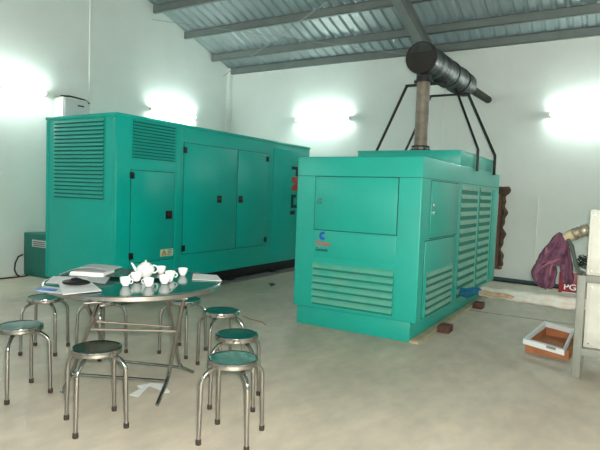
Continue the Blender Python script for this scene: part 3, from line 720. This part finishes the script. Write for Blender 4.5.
def strip(pix, y, w, th, nm):
    P = [pyy(a, b, y) for a, b in pix]
    mb = MB().tube(P, [w * s for s in ([.4] + [1] * (len(P) - 2) + [.4])], 10); mb.build(nm, M_pink, pc0)
strip([(546.5, 247), (547, 252), (545.5, 258)], 5.185, .020, .01, 'pink_patch')
strip([(542, 267), (549, 263), (556, 260.5), (560, 258)], 5.165, .012, .01, 'pink_patch')
strip([(553, 262), (551, 268), (549.5, 276)], 5.17, .012, .01, 'pink_patch')
rb_ = pyy(558, 294, 5.39); rt = pyy(579, 276, 5.39)
rbx = thing('red_box', ((rb_.x + rt.x) / 2, 5.4, rb_.z), 'dark red box with white lettering behind the purple cloth, resting on the cable bundle', 'box')
zb_ = .585
MB().box(rb_.x, rt.x + .03, 5.39, 5.46, zb_, rt.z + .02, .005).build('body', M_red, rbx)
text_mesh('PGI', .075, T((rb_.x + rt.x) / 2 + .025, 5.389, zb_ + .055) @ FACE_FRONT, M_paper, 'lettering', rbx, xs=1.15)
MB().box(rb_.x + .03, rt.x - .01, 5.3885, 5.391, zb_ + .004, zb_ + .010).build('white_line', M_paper, rbx, smooth=False)

# ------------------------------------------------------------------ cardboard tray and white frame on the floor
ct = thing('cardboard_tray', (-.53, 5.6, 0), 'orange-brown cardboard tray on the floor left of the steel stand', 'box')
q0, q1 = fl(525, 351.5, 0), fl(568.5, 360, 0)
ua = (q1 - q0); Lw = ua.length; ua = ua.normalized(); ub = Vector((-ua.y, ua.x, 0)); Ld = .80; hh = .085
Mt = Matrix(((ua.x, ub.x, 0, q0.x), (ua.y, ub.y, 0, q0.y), (0, 0, 1, 0), (0, 0, 0, 1)))
tm = MB(); tm.box(0, Lw, 0, Ld, 0, .006, 0, Mt)
for (a0, a1, b0, b1) in ((0, Lw, 0, .006), (0, Lw, Ld - .006, Ld), (0, .006, .006, Ld - .006), (Lw - .006, Lw, .006, Ld - .006)): tm.box(a0, a1, b0, b1, .006, hh, 0, Mt)
tm.build('tray_shell', M_card, ct, smooth=False)
# white polystyrene frame lying on the tray, slightly turned
f0, f1 = fl(523, 338.5, .135), fl(564.5, 351.5, .125)
f2 = fl(574, 329.5, .125); f3 = fl(545, 320, .145)
K = [Vector((f0.x, f0.y, .088)), Vector((f1.x, f1.y, .088)), Vector((f2.x, f2.y, .088)), Vector((f3.x, f3.y, .088))]
wf = MB(); cenK = sum(K, Vector()) / 4
inner = [cenK + (k - cenK) * .89 for k in K]
b = bmesh.new()
def ringv(L, z): return [b.verts.new((v.x, v.y, z)) for v in L]
o0, o1, i0, i1 = ringv(K, .088), ringv(K, .135), ringv(inner, .088), ringv(inner, .135)
for k in range(4):
    j = (k + 1) % 4
    for qd in ((o0[k], o0[j], o1[j], o1[k]), (i0[j], i0[k], i1[k], i1[j]), (o1[k], o1[j], i1[j], i1[k]), (o0[j], o0[k], i0[k], i0[j])): b.faces.new(qd)
bmesh.ops.recalc_face_normals(b, faces=b.faces); wf._merge(b)
wfo = tag(wf.build('packing_frame', M_paper, None, smooth=False, loc=(cenK.x, cenK.y, .088)), 'open white rectangular foam frame lying on the cardboard tray', 'packing frame')
ntc = MB(); e0 = K[0].lerp(K[1], .58); e1 = K[0].lerp(K[1], .80); dn = (cenK - e0).normalized() * -.004
ntc.prism([Vector((e0.x + dn.x, e0.y + dn.y, .112)), Vector((e1.x + dn.x, e1.y + dn.y, .112)), Vector((e1.x + dn.x, e1.y + dn.y, .134)), Vector((e0.x + dn.x, e0.y + dn.y, .134))], (0, .004, 0)).build('notch', M_grey, wfo, smooth=False)

# ------------------------------------------------------------------ light: camera flash
cam = bpy.data.cameras.new('camera'); co = bpy.data.objects.new('camera', cam); C.objects.link(co)
cam.sensor_fit = 'HORIZONTAL'; cam.sensor_width = 36; cam.lens = F * 36 / 600; cam.clip_start = .02; cam.clip_end = 200
rt_ = R.col[0]; up_ = -R.col[1]; bk_ = -R.col[2]
co.matrix_world = Matrix(((rt_.x, up_.x, bk_.x, 0), (rt_.y, up_.y, bk_.y, 0), (rt_.z, up_.z, bk_.z, H), (0, 0, 0, 1)))
bpy.context.scene.camera = co
fla = bpy.data.lights.new('flash', 'POINT'); fla.energy = 255; fla.color = (1.0, .945, .87); fla.shadow_soft_size = .03
fo = bpy.data.objects.new('flash', fla); C.objects.link(fo)
fo.location = Vector((0, 0, H)) + up_ * .05 + rt_ * .04 + bk_ * -.02
dl = bpy.data.lights.new('added_door_fill', 'AREA'); dl.shape = 'RECTANGLE'; dl.size = DX1 - DX0; dl.size_y = DZ; dl.energy = 330; dl.color = (.90, 1.0, .97)  # soft fill added at the unseen doorway to lift the brightness
do = bpy.data.objects.new('added_door_fill', dl); C.objects.link(do); do.location = ((DX0 + DX1) / 2, FY - .22, DZ / 2); do.rotation_euler = (PI / 2, 0, PI)
w = bpy.data.worlds.new('world'); bpy.context.scene.world = w; w.use_nodes = True
w.node_tree.nodes['Background'].inputs[0].default_value = (.6, .75, .8, 1); w.node_tree.nodes['Background'].inputs[1].default_value = .3
vs = bpy.context.scene.view_settings
vs.view_transform = 'Standard'; vs.look = 'None'; vs.gamma = 1; vs.exposure = 1.63
